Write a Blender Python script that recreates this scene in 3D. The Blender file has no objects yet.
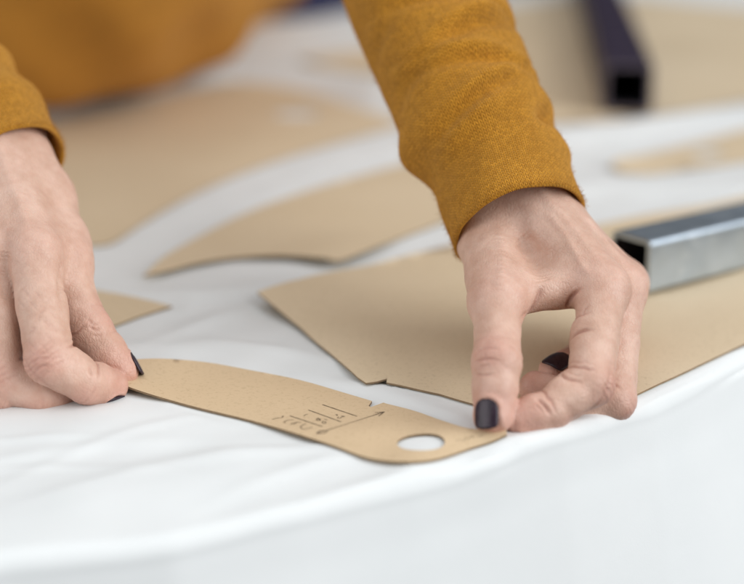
import bpy, bmesh, math, random
import numpy as np
from mathutils import Vector, Matrix, geometry

random.seed(7)
rng = np.random.RandomState(11)
SC = bpy.context.scene
COL = SC.collection

# ------------------------------------------------------------------ camera
PITCH = math.radians(17.5)
CAM = np.array([0.0, -0.744, 0.2345])
cd = bpy.data.cameras.new("camera")
cd.sensor_width = 36.0
cd.lens = 85.0
cd.clip_start = 0.01
cd.clip_end = 50.0
cd.dof.use_dof = True
cd.dof.focus_distance = 0.653
cd.dof.aperture_fstop = 4.1
cd.dof.aperture_blades = 0
camo = bpy.data.objects.new("camera", cd)
COL.objects.link(camo)
camo.location = CAM
camo.rotation_euler = (math.pi / 2 - PITCH, 0, 0)
SC.camera = camo

# ------------------------------------------------------------------ world and lamps
w = bpy.data.worlds.new("World")
SC.world = w
w.use_nodes = True
bg = w.node_tree.nodes["Background"]
bg.inputs[0].default_value = (0.80, 0.88, 1.0, 1)
bg.inputs[1].default_value = 0.07


def area_lamp(name, loc, target, sx, sy, power, color):
    d = bpy.data.lights.new(name, 'AREA')
    d.shape = 'RECTANGLE'
    d.size, d.size_y = sx, sy
    d.energy = power
    d.color = color
    o = bpy.data.objects.new(name, d)
    COL.objects.link(o)
    o.location = loc
    o.rotation_euler = (Vector(target) - Vector(loc)).to_track_quat('-Z', 'Y').to_euler()
    return o


area_lamp("window_light", (2.4, -1.3, 1.3), (0, 0, 0), 3.2, 2.4, 112, (0.975, 0.988, 1.0))
area_lamp("left_fill_light", (-2.3, -1.3, 1.3), (0, 0, 0), 2.6, 2.2, 44, (0.975, 0.988, 1.0))  # added fill from the left front, brightens the card seen under the pinching hand
area_lamp("ceiling_light", (0.2, 0.1, 2.6), (0, 0, 0), 4.6, 4.6, 60, (0.98, 0.99, 1.0))

SC.view_settings.view_transform = 'Standard'
SC.view_settings.look = 'None'
SC.view_settings.exposure = 0.0
SC.view_settings.gamma = 1.0
SC.render.engine = 'CYCLES'
SC.cycles.use_denoising = True
SC.cycles.max_bounces = 8
SC.cycles.diffuse_bounces = 4

# ------------------------------------------------------------------ helpers
FOC = 744 * 85.0 / 36.0
cp_, sp_ = math.cos(PITCH), math.sin(PITCH)
FWD = np.array([0, cp_, -sp_]); UPV = np.array([0, sp_, cp_]); RGT = np.array([1.0, 0, 0])


def ray(px, py):
    return FWD + (px - 372) / FOC * RGT - (py - 292) / FOC * UPV


def at(px, py, Y):            # a measured point at world depth Y
    d = ray(px, py)
    return CAM + d * ((Y - CAM[1]) / d[1])


def onz(px, py, zf):          # a measured point lying on the height field zf(x, y)
    d = ray(px, py)
    z = 0.0
    for _ in range(8):
        p = CAM + d * ((z - CAM[2]) / d[2])
        z = float(zf(p[0], p[1]))
    return CAM + d * ((z - CAM[2]) / d[2])


def nrm(v):
    v = np.asarray(v, float)
    return v / (np.linalg.norm(v) + 1e-12)


def sstep(a, b, x):
    t = np.clip((x - a) / (b - a), 0, 1)
    return t * t * (3 - 2 * t)


def catmull(pts, n):
    pts = [np.asarray(p, float) for p in pts]
    out = []
    for i in range(len(pts) - 1):
        p0 = pts[i - 1] if i > 0 else 2 * pts[0] - pts[1]
        p1, p2 = pts[i], pts[i + 1]
        p3 = pts[i + 2] if i + 2 < len(pts) else 2 * pts[-1] - pts[-2]
        for k in range(n):
            t = k / n
            out.append(0.5 * ((2 * p1) + (-p0 + p2) * t + (2 * p0 - 5 * p1 + 4 * p2 - p3) * t * t + (-p0 + 3 * p1 - 3 * p2 + p3) * t ** 3))
    out.append(pts[-1])
    return np.array(out)


_ph = rng.uniform(0, 2 * math.pi, (40, 4))
_dr = rng.uniform(0, 2 * math.pi, 40)


def wav2(x, y, freq, n=6, seed=0):      # smooth two dimensional noise, about -1..1
    s = 0
    for i in range(n):
        k = (seed * 7 + i) % 40
        f = freq * (0.6 + 0.9 * ((i * 0.37 + seed * 0.11) % 1))
        s = s + np.sin((np.cos(_dr[k]) * x + np.sin(_dr[k]) * y) * f * 2 * math.pi + _ph[k, 0])
    return s / math.sqrt(n) * 0.8


def wav3(p, freq, n=8, seed=0):
    s = 0
    for i in range(n):
        k = (seed * 5 + i) % 40
        d = nrm(np.array([math.cos(_ph[k, 1]), math.sin(_ph[k, 2]), math.cos(_ph[k, 3])]))
        s = s + np.sin((p @ d) * freq * (0.6 + 0.8 * ((i * 0.61) % 1)) * 2 * math.pi + _ph[k, 0])
    return s / math.sqrt(n) * 0.8


def mesh_np(name, V, F, smooth=True):
    V = np.asarray(V, np.float32)
    me = bpy.data.meshes.new(name)
    F = [tuple(int(i) for i in f) for f in F] if not isinstance(F, np.ndarray) else F
    if isinstance(F, np.ndarray):
        m = F.shape[1]
        me.vertices.add(len(V)); me.vertices.foreach_set("co", V.ravel())
        me.loops.add(F.size); me.loops.foreach_set("vertex_index", F.astype(np.int32).ravel())
        me.polygons.add(len(F)); me.polygons.foreach_set("loop_start", np.arange(0, F.size, m, dtype=np.int32))
        me.update(calc_edges=True)
    else:
        me.from_pydata([tuple(v) for v in V], [], F)
    me.validate()
    me.polygons.foreach_set("use_smooth", np.full(len(me.polygons), smooth))
    me.update()
    return me


def link(name, me, mat, parent=None, label=None, cat=None, group=None, kind=None):
    o = bpy.data.objects.new(name, me)
    COL.objects.link(o)
    if me is not None and mat is not None:
        for m in (mat if isinstance(mat, (list, tuple)) else [mat]):
            me.materials.append(m)
    if parent is not None:
        o.parent = parent
    if label: o["label"] = label
    if cat: o["category"] = cat
    if group: o["group"] = group
    if kind: o["kind"] = kind
    return o


# ------------------------------------------------------------------ materials
def new_mat(name):
    m = bpy.data.materials.new(name)
    m.use_nodes = True
    nt = m.node_tree
    return m, nt, nt.nodes["Principled BSDF"]


def N(nt, t, **kw):
    n = nt.nodes.new(t)
    for k, v in kw.items():
        setattr(n, k, v)
    return n


def ramp(nt, fac, stops):
    r = N(nt, 'ShaderNodeValToRGB')
    el = r.color_ramp.elements
    while len(el) < len(stops):
        el.new(0.5)
    for e, (p, c) in zip(el, stops):
        e.position = p
        e.color = (*c, 1)
    nt.links.new(fac, r.inputs[0])
    return r.outputs[0]


def noise(nt, vec, scale, detail=3, rough=0.55):
    n = N(nt, 'ShaderNodeTexNoise')
    n.inputs['Scale'].default_value = scale
    n.inputs['Detail'].default_value = detail
    n.inputs['Roughness'].default_value = rough
    if vec is not None:
        nt.links.new(vec, n.inputs['Vector'])
    return n.outputs['Fac']


def math_n(nt, op, a, b=None, c=None):
    n = N(nt, 'ShaderNodeMath', operation=op)
    for i, x in enumerate((a, b, c)):
        if x is None: continue
        if isinstance(x, (int, float)): n.inputs[i].default_value = x
        else: nt.links.new(x, n.inputs[i])
    return n.outputs[0]


def mixc(nt, fac, a, b, blend='MIX'):
    n = N(nt, 'ShaderNodeMix', data_type='RGBA', blend_type=blend)
    for sock, x in ((n.inputs[0], fac), (n.inputs[6], a), (n.inputs[7], b)):
        if isinstance(x, (int, float)): sock.default_value = x
        elif isinstance(x, tuple): sock.default_value = (*x, 1)
        else: nt.links.new(x, sock)
    return n.outputs[2]


def bump(nt, bsdf, h, strength, dist, prev=None):
    b = N(nt, 'ShaderNodeBump')
    b.inputs['Strength'].default_value = strength
    b.inputs['Distance'].default_value = dist
    nt.links.new(h, b.inputs['Height'])
    if prev is not None:
        nt.links.new(prev, b.inputs['Normal'])
    nt.links.new(b.outputs[0], bsdf.inputs['Normal'])
    return b.outputs[0]


def objco(nt):
    return N(nt, 'ShaderNodeTexCoord').outputs['Object']


def mat_fabric():
    m, nt, b = new_mat("white_cotton")
    co = objco(nt)
    c = ramp(nt, noise(nt, co, 14, 4), [(0.3, (0.715, 0.738, 0.735)), (0.7, (0.755, 0.772, 0.768))])
    nt.links.new(c, b.inputs['Base Color'])
    b.inputs['Roughness'].default_value = 0.85
    b.inputs['Sheen Weight'].default_value = 0.12
    p = bump(nt, b, noise(nt, co, 1500, 2), 0.10, 0.0003)
    bump(nt, b, noise(nt, co, 30, 5), 0.15, 0.002, p)
    return m


def mat_card(name, dark, light, seed):
    m, nt, b = new_mat(name)
    co = objco(nt)
    mp = N(nt, 'ShaderNodeMapping'); mp.inputs['Location'].default_value = (seed * 1.7, seed * 0.9, 0)
    nt.links.new(co, mp.inputs[0]); v = mp.outputs[0]
    big = ramp(nt, noise(nt, v, 9, 5), [(0.25, dark), (0.75, light)])
    fib = noise(nt, v, 650, 3, 0.7)
    spk = ramp(nt, fib, [(0.30, (0.72, 0.68, 0.62)), (0.46, (1, 1, 1)), (0.70, (1.0, 1.0, 1.0))])
    c = mixc(nt, 0.55, big, spk, 'MULTIPLY')
    fl = ramp(nt, noise(nt, v, 260, 2, 0.6), [(0.24, (0.62, 0.55, 0.45)), (0.31, (1, 1, 1))])
    c = mixc(nt, 0.3, c, fl, 'MULTIPLY')
    nt.links.new(c, b.inputs['Base Color'])
    b.inputs['Roughness'].default_value = 0.72
    b.inputs['Specular IOR Level'].default_value = 0.3
    p = bump(nt, b, fib, 0.25, 0.0002)
    bump(nt, b, noise(nt, v, 55, 3), 0.15, 0.0008, p)
    return m


def mat_plain(name, col, rough=0.6, metal=0.0, ns=0, var=0.15, bmp=0.0):
    m, nt, b = new_mat(name)
    b.inputs['Roughness'].default_value = rough
    b.inputs['Metallic'].default_value = metal
    co = objco(nt)
    lo = tuple(x * (1 - var) for x in col); hi = tuple(min(1, x * (1 + var)) for x in col)
    f = noise(nt, co, ns or 60, 4)
    nt.links.new(ramp(nt, f, [(0.3, lo), (0.7, hi)]), b.inputs['Base Color'])
    if bmp:
        bump(nt, b, f, bmp, 0.001)
    return m


def mat_skin():
    m, nt, b = new_mat("skin")
    co = objco(nt)
    at_ = N(nt, 'ShaderNodeAttribute', attribute_name="flush")
    base = ramp(nt, noise(nt, co, 75, 4), [(0.3, (0.55, 0.345, 0.255)), (0.7, (0.67, 0.455, 0.358))])
    blot = ramp(nt, noise(nt, co, 300, 3, 0.6), [(0.35, (0.93, 0.86, 0.85)), (0.6, (1, 1, 1))])
    base = mixc(nt, 0.45, base, blot, 'MULTIPLY')
    c = mixc(nt, at_.outputs['Fac'], base, (0.57, 0.245, 0.195))
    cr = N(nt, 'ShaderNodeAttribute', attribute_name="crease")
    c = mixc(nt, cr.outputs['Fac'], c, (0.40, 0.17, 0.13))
    nt.links.new(c, b.inputs['Base Color'])
    b.inputs['Roughness'].default_value = 0.43
    b.inputs['Specular IOR Level'].default_value = 0.42
    b.inputs['Subsurface Weight'].default_value = 0.13
    b.inputs['Subsurface Radius'].default_value = (1.0, 0.35, 0.2)
    b.inputs['Subsurface Scale'].default_value = 0.004
    vo = N(nt, 'ShaderNodeTexVoronoi', feature='DISTANCE_TO_EDGE')
    vo.inputs['Scale'].default_value = 820
    mp = N(nt, 'ShaderNodeMapping'); mp.inputs['Scale'].default_value = (1, 0.8, 0.55)
    nz = N(nt, 'ShaderNodeTexNoise'); nz.inputs['Scale'].default_value = 200
    nt.links.new(co, nz.inputs['Vector'])
    mx = N(nt, 'ShaderNodeVectorMath', operation='SCALE'); mx.inputs['Scale'].default_value = 0.003
    nt.links.new(nz.outputs['Color'], mx.inputs[0])
    ad = N(nt, 'ShaderNodeVectorMath', operation='ADD')
    nt.links.new(co, ad.inputs[0]); nt.links.new(mx.outputs[0], ad.inputs[1])
    nt.links.new(ad.outputs[0], mp.inputs[0]); nt.links.new(mp.outputs[0], vo.inputs['Vector'])
    line = ramp(nt, vo.outputs['Distance'], [(0.0, (0, 0, 0)), (0.16, (1, 1, 1))])
    p = bump(nt, b, line, 0.30, 0.0003)
    bump(nt, b, noise(nt, co, 260, 4, 0.6), 0.20, 0.0010, p)
    return m


def mat_nail():
    m, nt, b = new_mat("dark_polish")
    co = objco(nt)
    mp = N(nt, 'ShaderNodeMapping'); mp.inputs['Scale'].default_value = (1, 0.3, 0.25)
    nt.links.new(co, mp.inputs[0])
    f = noise(nt, mp.outputs[0], 900, 3)
    nt.links.new(ramp(nt, f, [(0.3, (0.016, 0.009, 0.016)), (0.75, (0.045, 0.025, 0.038))]), b.inputs['Base Color'])
    b.inputs['Roughness'].default_value = 0.32
    b.inputs['Specular IOR Level'].default_value = 0.4
    bump(nt, b, f, 0.25, 0.0004)
    return m


def mat_knit(name, cols, rows):
    """stocking stitch drawn in UV: u = stitch columns, v = stitch rows"""
    m, nt, b = new_mat(name)
    uv = N(nt, 'ShaderNodeTexCoord').outputs['UV']
    sep = N(nt, 'ShaderNodeSeparateXYZ'); nt.links.new(uv, sep.inputs[0])
    nz = noise(nt, uv, 16, 3)
    u = math_n(nt, 'MULTIPLY', math_n(nt, 'ADD', sep.outputs[0], math_n(nt, 'MULTIPLY', nz, 0.008)), cols)
    v = math_n(nt, 'MULTIPLY', math_n(nt, 'ADD', sep.outputs[1], math_n(nt, 'MULTIPLY', nz, 0.010)), rows)
    fu = math_n(nt, 'FRACT', u)
    a = math_n(nt, 'ABSOLUTE', math_n(nt, 'SUBTRACT', fu, 0.5))          # 0 centre .. 0.5 column edge
    leg = math_n(nt, 'SINE', math_n(nt, 'MULTIPLY', a, 2 * math.pi))      # each leg of the V is round across
    vv = math_n(nt, 'SUBTRACT', v, math_n(nt, 'MULTIPLY', a, 1.5))
    row = math_n(nt, 'ABSOLUTE', math_n(nt, 'SINE', math_n(nt, 'MULTIPLY', vv, math.pi)))
    h = math_n(nt, 'MULTIPLY', math_n(nt, 'POWER', leg, 0.6), math_n(nt, 'POWER', row, 0.7))
    co = objco(nt)
    fz = noise(nt, co, 1600, 2)
    h2 = math_n(nt, 'ADD', h, math_n(nt, 'MULTIPLY', fz, 0.35))
    big = ramp(nt, noise(nt, co, 22, 3), [(0.3, (0.63, 0.276, 0.026)), (0.7, (0.77, 0.35, 0.038))])
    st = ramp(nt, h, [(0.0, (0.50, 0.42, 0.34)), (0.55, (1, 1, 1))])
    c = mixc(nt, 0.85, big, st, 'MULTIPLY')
    fl = ramp(nt, fz, [(0.35, (0.8, 0.78, 0.75)), (0.65, (1.1, 1.1, 1.1))])
    c = mixc(nt, 0.6, c, fl, 'MULTIPLY')
    cell = N(nt, 'ShaderNodeCombineXYZ')
    nt.links.new(math_n(nt, 'FLOOR', u), cell.inputs[0]); nt.links.new(math_n(nt, 'FLOOR', vv), cell.inputs[1])
    wn = N(nt, 'ShaderNodeTexWhiteNoise', noise_dimensions='2D'); nt.links.new(cell.outputs[0], wn.inputs['Vector'])
    c = mixc(nt, 1.0, c, ramp(nt, wn.outputs['Value'], [(0.0, (0.85, 0.82, 0.79)), (1.0, (1.08, 1.09, 1.11))]), 'MULTIPLY')
    nt.links.new(c, b.inputs['Base Color'])
    b.inputs['Roughness'].default_value = 0.95
    b.inputs['Specular IOR Level'].default_value = 0.1
    b.inputs['Sheen Weight'].default_value = 0.25
    b.inputs['Sheen Tint'].default_value = (1.0, 0.75, 0.35, 1)
    bump(nt, b, h2, 0.85, 0.0009)
    return m


def mat_steel():
    m, nt, b = new_mat("galvanised_steel")
    co = objco(nt)
    f = noise(nt, co, 60, 5, 0.65)
    vo = N(nt, 'ShaderNodeTexVoronoi'); vo.inputs['Scale'].default_value = 130
    nt.links.new(co, vo.inputs['Vector'])
    c = ramp(nt, f, [(0.25, (0.42, 0.49, 0.55)), (0.75, (0.52, 0.59, 0.66))])
    bw = N(nt, 'ShaderNodeRGBToBW'); nt.links.new(vo.outputs['Color'], bw.inputs[0])
    c = mixc(nt, 0.10, c, bw.outputs[0], 'OVERLAY')
    nt.links.new(c, b.inputs['Base Color'])
    b.inputs['Metallic'].default_value = 0.85
    nt.links.new(ramp(nt, f, [(0.3, (0.30, 0.30, 0.30)), (0.7, (0.40, 0.40, 0.40))]), b.inputs['Roughness'])
    bump(nt, b, f, 0.15, 0.0004)
    return m


M_FAB = mat_fabric()
M_EDGE = mat_plain("card_edge", (0.24, 0.16, 0.09), 0.85, ns=300)
M_SKIN = mat_skin()
M_NAIL = mat_nail()
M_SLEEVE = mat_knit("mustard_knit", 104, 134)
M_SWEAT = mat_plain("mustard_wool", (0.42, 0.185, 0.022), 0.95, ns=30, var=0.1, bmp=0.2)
M_DENIM = mat_plain("navy_denim", (0.018, 0.018, 0.055), 0.9, ns=200)
M_STEEL = mat_steel()
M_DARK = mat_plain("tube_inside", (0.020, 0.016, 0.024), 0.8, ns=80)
M_BLACKSTEEL = mat_plain("black_steel", (0.030, 0.018, 0.042), 0.5, 0.3, ns=90, var=0.3)
M_RIM = mat_plain("sawn_black_steel", (0.11, 0.09, 0.11), 0.5, 0.4, ns=200, var=0.3)
M_INK = mat_plain("pencil", (0.13, 0.09, 0.055), 0.7, ns=900, var=0.5)

# ------------------------------------------------------------------ fabric over the table
EDIR = nrm([0.79, 0.613]); ENOR = np.array([-EDIR[1], EDIR[0]])
E0 = onz(400, 475, lambda x, y: 0.0)[:2]
_epx = [(-420, 640), (-200, 590), (0, 553), (160, 532), (290, 502), (400, 474), (551, 431), (640, 399), (744, 347), (860, 290), (1000, 225)]
_eab = []
for q in _epx:
    p = onz(q[0], q[1], lambda x, y: 0.0)[:2] - E0
    _eab.append((p @ EDIR, p @ ENOR))
_eab = np.array(_eab)


CARDS = []


def edge_b(a):
    k = np.interp(a, np.linspace(_eab[0, 0], _eab[-1, 0], 200), np.interp(np.linspace(_eab[0, 0], _eab[-1, 0], 200), _eab[:, 0], _eab[:, 1]))
    return k


def ridge(x, y, x0, y0, ang, wdt, ln, amp):
    c, s = math.cos(ang), math.sin(ang)
    u = (x - x0) * c + (y - y0) * s
    v = -(x - x0) * s + (y - y0) * c + 0.12 * u * np.sin(u * 25)
    return amp * np.exp(-(v / wdt) ** 2) * np.exp(-(u / ln) ** 2)


def gxy(px, py):
    return onz(px, py, lambda x, y: 0.0)[:2]


_R = []
for (px, py, ang, wd, ln, amp) in [
    (190, 300, 0.35, 0.012, 0.09, 0.0035), (90, 430, 0.35, 0.020, 0.10, 0.0009), (230, 470, 0.62, 0.014, 0.10, 0.0008),
    (60, 500, 0.5, 0.02, 0.10, 0.0014), (420, 395, -0.5, 0.005, 0.04, 0.0012), (150, 350, 0.1, 0.010, 0.06, 0.002),
    (600, 190, 0.2, 0.02, 0.15, 0.004), (680, 120, 0.5, 0.02, 0.2, 0.005), (330, 90, -0.5, 0.03, 0.15, 0.008),
    (690, 375, 0.72, 0.006, 0.09, 0.0035), (421, 444, 0.5, 0.013, 0.022, 0.0042), (450, 462, 0.55, 0.006, 0.07, 0.0018),
    (40, 455, 0.3, 0.005, 0.05, 0.0009), (120, 440, 0.75, 0.004, 0.045, 0.0008), (175, 470, 0.45, 0.0045, 0.05, 0.0009), (250, 455, 0.25, 0.004, 0.04, 0.0007),
    (300, 470, 0.7, 0.004, 0.04, 0.0008), (70, 470, -0.1, 0.003, 0.035, 0.0007), (20, 440, 0.05, 0.003, 0.03, 0.0008), (200, 325, 0.9, 0.005, 0.03, 0.0012),
    (270, 350, -0.4, 0.005, 0.04, 0.0012), (230, 285, 0.15, 0.006, 0.05, 0.0014), (425, 405, -0.75, 0.003, 0.03, 0.0009), (405, 392, -0.6, 0.0025, 0.03, 0.0007)]:
    g = gxy(px, py)
    _R.append((g[0], g[1], ang, wd, ln, amp))


def cloth_soft(x, y):
    return 0.0012 * wav2(x, y, 6.0, 6, 1)


def clothz(x, y):
    z = cloth_soft(x, y) + 0.00035 * wav2(x, y, 28.0, 6, 2)
    for r in _R:
        z = z + ridge(x, y, *r)
    return z


def build_fabric():
    A = np.concatenate([np.linspace(-1.1, -0.32, 40)[:-1], np.linspace(-0.32, 0.45, 330), np.linspace(0.45, 1.7, 60)[1:]])
    RAD = 0.007
    DEPTH = 0.86
    q_top = np.concatenate([np.linspace(0, 0.25, 130), np.linspace(0.25, DEPTH, 110)[1:]])
    arc = np.linspace(0, math.pi / 2, 16)[1:]
    hang = np.concatenate([np.linspace(0.0, 0.12, 60)[1:], np.linspace(0.12, 0.55, 30)[1:]])
    rows = []
    for q in hang[::-1]:
        rows.append(('h', q))
    for t in arc[::-1]:
        rows.append(('r', t))
    for q in q_top:
        rows.append(('t', q))
    for t in arc:
        rows.append(('R', t))
    for q in hang:
        rows.append(('H', q))
    eb = edge_b(A)
    V = []
    for kind, q in rows:
        if kind == 't':
            f = np.clip(1 - q / 0.3, 0, 1)
            b = eb * f * f + q; dz = 0 * A
        elif kind == 'r':
            b = eb - RAD * math.sin(q); dz = 0 * A - RAD * (1 - math.cos(q))
        elif kind == 'h':
            fold = 0.003 * np.sin(A * 16 + 1.5 * np.sin(A * 5)) * min(1, q / 0.08)
            # a soft tuck along the top of the drape
            tuck = 0.0003 * math.exp(-((q - 0.012) / 0.007) ** 2)
            b = eb - RAD - 0.24 * q * (1 - 0.6 * q) + tuck + fold; dz = 0 * A - RAD - q
        elif kind == 'R':
            b = 0 * A + DEPTH + RAD * math.sin(q); dz = 0 * A - RAD * (1 - math.cos(q))
        else:
            b = 0 * A + DEPTH + RAD + 0.05 * q + 0.006 * np.sin(A * 30) * min(1, q / 0.05); dz = 0 * A - RAD - q
        x = E0[0] + A * EDIR[0] + b * ENOR[0]
        y = E0[1] + A * EDIR[1] + b * ENOR[1]
        z = clothz(x, y)
        if kind in 'rt':
            for lp, zf, th in CARDS:
                LPa = np.array(lp)
                bx = (x > LPa[:, 0].min() - .02) & (x < LPa[:, 0].max() + .02) & (y > LPa[:, 1].min() - .02) & (y < LPa[:, 1].max() + .02)
                if not bx.any(): continue
                xs, ys = x[bx], y[bx]
                ins = inside(lp, np.stack([xs, ys], 1))
                dd = np.sqrt(((xs[:, None] - LPa[None, :, 0]) ** 2 + (ys[:, None] - LPa[None, :, 1]) ** 2).min(1))
                dd = np.where(ins, 0, np.maximum(dd - 0.004, 0))
                z[bx] = np.minimum(z[bx], zf(xs, ys) - th - 0.0004 + 0.35 * dd)
        z = z + dz
        V.append(np.stack([x, y, z], 1))
    V = np.array(V)
    nr, nc = V.shape[:2]
    i = np.arange(nr - 1)[:, None] * nc + np.arange(nc - 1)[None]
    F = np.stack([i, i + 1, i + nc + 1, i + nc], -1).reshape(-1, 4)
    me = mesh_np("white_fabric", V.reshape(-1, 3), F)
    return link("white_fabric", me, M_FAB, label="white cotton fabric spread over the whole worktable and hanging over its edge", cat="fabric")




# ------------------------------------------------------------------ cardboard pattern pieces
def inside(poly, P):
    x, y = P[:, 0], P[:, 1]
    c = np.zeros(len(P), bool)
    n = len(poly)
    for i in range(n):
        x1, y1 = poly[i]; x2, y2 = poly[(i + 1) % n]
        cond = ((y1 > y) != (y2 > y))
        xi = (x2 - x1) * (y - y1) / ((y2 - y1) + 1e-15) + x1
        c ^= cond & (x < xi)
    return c


def card_mesh(name, loops, zf, thick, step):
    """loops: plan outlines (first the outside, then holes) -> sheet with real thickness following zf"""
    pts, edges = [], []
    for lp in loops:
        b = len(pts)
        pts += [tuple(p) for p in lp]
        edges += [(b + i, b + (i + 1) % len(lp)) for i in range(len(lp))]
    nb = len(pts)
    O = np.array(loops[0])
    gx, gy = np.meshgrid(np.arange(O[:, 0].min(), O[:, 0].max(), step), np.arange(O[:, 1].min(), O[:, 1].max(), step))
    G = np.stack([gx.ravel(), gy.ravel()], 1) + rng.uniform(-.2, .2, (gx.size, 2)) * step
    ok = inside(loops[0], G)
    for h in loops[1:]:
        ok &= ~inside(h, G)
    G = G[ok]
    B = np.array(pts)
    keep = np.array([np.min(np.sum((B - g) ** 2, 1)) > (step * 0.45) ** 2 for g in G]) if len(G) else np.zeros(0, bool)
    G = G[keep]
    allp = [Vector(p) for p in pts] + [Vector(p) for p in G]
    v, e, f, *_ = geometry.delaunay_2d_cdt(allp, edges, [], 0, 1e-7)
    P = np.array([tuple(q) for q in v])
    T = np.array([list(t) for t in f])
    cen = P[T].mean(1)
    ok = inside(loops[0], cen)
    for h in loops[1:]:
        ok &= ~inside(h, cen)
    T = T[ok]
    a, b, c = P[T[:, 0]], P[T[:, 1]], P[T[:, 2]]
    flip = ((b - a)[:, 0] * (c - a)[:, 1] - (b - a)[:, 1] * (c - a)[:, 0]) < 0
    T[flip] = T[flip][:, ::-1]
    z = zf(P[:, 0], P[:, 1])
    top = np.column_stack([P, z]); bot = np.column_stack([P, z - thick])
    n = len(P)
    cnt = {}
    for t in T:
        for i in range(3):
            ed = (t[i], t[(i + 1) % 3])
            cnt[ed] = True
    bd = [ed for ed in cnt if (ed[1], ed[0]) not in cnt]
    # edge ring has its own vertices so that the cut stays crisp
    V = np.concatenate([top, bot, top, bot])
    faces = [tuple(t) for t in T] + [tuple((t[::-1]) + n) for t in T]
    nm = len(faces)
    faces += [(i + 2 * n, i + 3 * n, j + 3 * n, j + 2 * n) for i, j in bd]
    used = np.unique(np.concatenate([np.array(f) for f in faces]))
    remap = -np.ones(len(V), int); remap[used] = np.arange(len(used))
    me = mesh_np(name, V[used], [tuple(remap[list(f)]) for f in faces])
    mi = np.zeros(len(me.polygons), np.int32); mi[nm:] = 1
    me.polygons.foreach_set("material_index", mi)
    return me


def dens(pts, step):
    out = []
    n = len(pts)
    for i in range(n):
        a, b = np.array(pts[i]), np.array(pts[(i + 1) % n])
        k = max(1, int(np.linalg.norm(b - a) / step))
        for j in range(k):
            out.append(a + (b - a) * j / k)
    return out


def card(label, outline, zf, thick=0.0009, step=0.006, holes=(), seed=0, smooth=True, dark=(0.645, 0.515, 0.345), light=(0.72, 0.59, 0.415), group=None):
    w2 = [onz(px, py, zf)[:2] for px, py in outline]
    lp = dens(w2, step * 0.6)
    CARDS.append((lp, zf, thick))
    loops = [lp]
    for (hx, hy, r) in holes:
        c = onz(hx, hy, zf)[:2]
        loops.append([c + r * np.array([math.cos(t), math.sin(t)]) for t in np.linspace(0, 2 * math.pi, 33)[:-1]])
    me = card_mesh("cardboard_pattern_piece", loops, zf, thick, step)
    m = mat_card("kraft_card", dark, light, seed)
    return link("cardboard_pattern_piece", me, [m, M_EDGE], label=label, cat="pattern piece", group="cardboard pattern pieces on the fabric")


def smooth_out(pts, n=5):
    return [tuple(p) for p in catmull(pts, n)]


# --- the strip held by both hands
_pl = gxy(130, 372); _pr = gxy(497, 434)
_ax = nrm(_pr - _pl); _len = np.linalg.norm(_pr - _pl)
_nx = np.array([-_ax[1], _ax[0]])


def strip_z(x, y):
    u = ((x - _pl[0]) * _ax[0] + (y - _pl[1]) * _ax[1]) / _len
    v = ((x - _pl[0]) * _nx[0] + (y - _pl[1]) * _nx[1])          # + = away from the camera
    z = 0.0014 + 0.0034 * np.exp(-((u - 0.0) / 0.14) ** 2) + 0.0022 * sstep(0.8, 1.0, u)
    z = z + 0.0018 * np.exp(-((u - 0.62) / 0.10) ** 2) * sstep(-0.005, -0.03, v)
    z = z - 0.0030 * sstep(0.86, 1.02, u) * sstep(0.0, -0.02, v)
    z = z + 0.0015 * sstep(0.008, -0.022, v) * sstep(0.62, 0.74, u) * sstep(1.0, 0.9, u)
    return z + cloth_soft(x, y)


top_e = smooth_out([(126, 360), (160, 358.5), (205, 362), (250, 370), (300, 380), (345, 393), (372, 401)], 4)
notch = [(368.5, 406), (371, 407), (383.5, 402.5), (386, 403.5)]
top_e2 = smooth_out([(388, 404), (415, 411), (445, 421.5), (470, 428.5), (492, 429), (506, 429)], 4)
bot_e = smooth_out([(507, 434), (492, 441), (470, 448), (440, 458), (415, 461.5), (385, 460.5), (362, 456), (335, 446), (295, 433), (250, 420), (200, 408), (160, 397), (132, 388), (120, 383)], 4)
strip = card("long cardboard strip with pencil marks and punched hole, held flat by both hands", top_e + notch + top_e2 + bot_e, strip_z,
             0.0008, 0.0035, [(421, 441.5, 0.0083)], 3, dark=(0.60, 0.445, 0.275), light=(0.67, 0.51, 0.33))


def marks(name, strokes, width):
    V, F = [], []
    for st in strokes:
        st = catmull(st, 4) if len(st) > 2 else [np.array(st[0]) * (1 - t) + np.array(st[1]) * t for t in np.linspace(0, 1, 14)]
        P = np.array([onz(px, py, strip_z) for px, py in st])
        b = len(V)
        for i, p in enumerate(P):
            d = nrm(P[min(i + 1, len(P) - 1)] - P[max(i - 1, 0)])
            s = np.array([-d[1], d[0], 0]) * width * (0.7 + 0.5 * abs(math.sin(i * 1.3 + p[0] * 900))) / 2
            for sg in (-1, 1):
                q = p + sg * s
                q[2] = strip_z(q[0], q[1]) + 0.00012
                V.append(q)
        for i in range(len(P) - 1):
            F.append((b + 2 * i, b + 2 * i + 2, b + 2 * i + 3, b + 2 * i + 1))
    return link(name, mesh_np(name, V, F), M_INK, strip)


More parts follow.
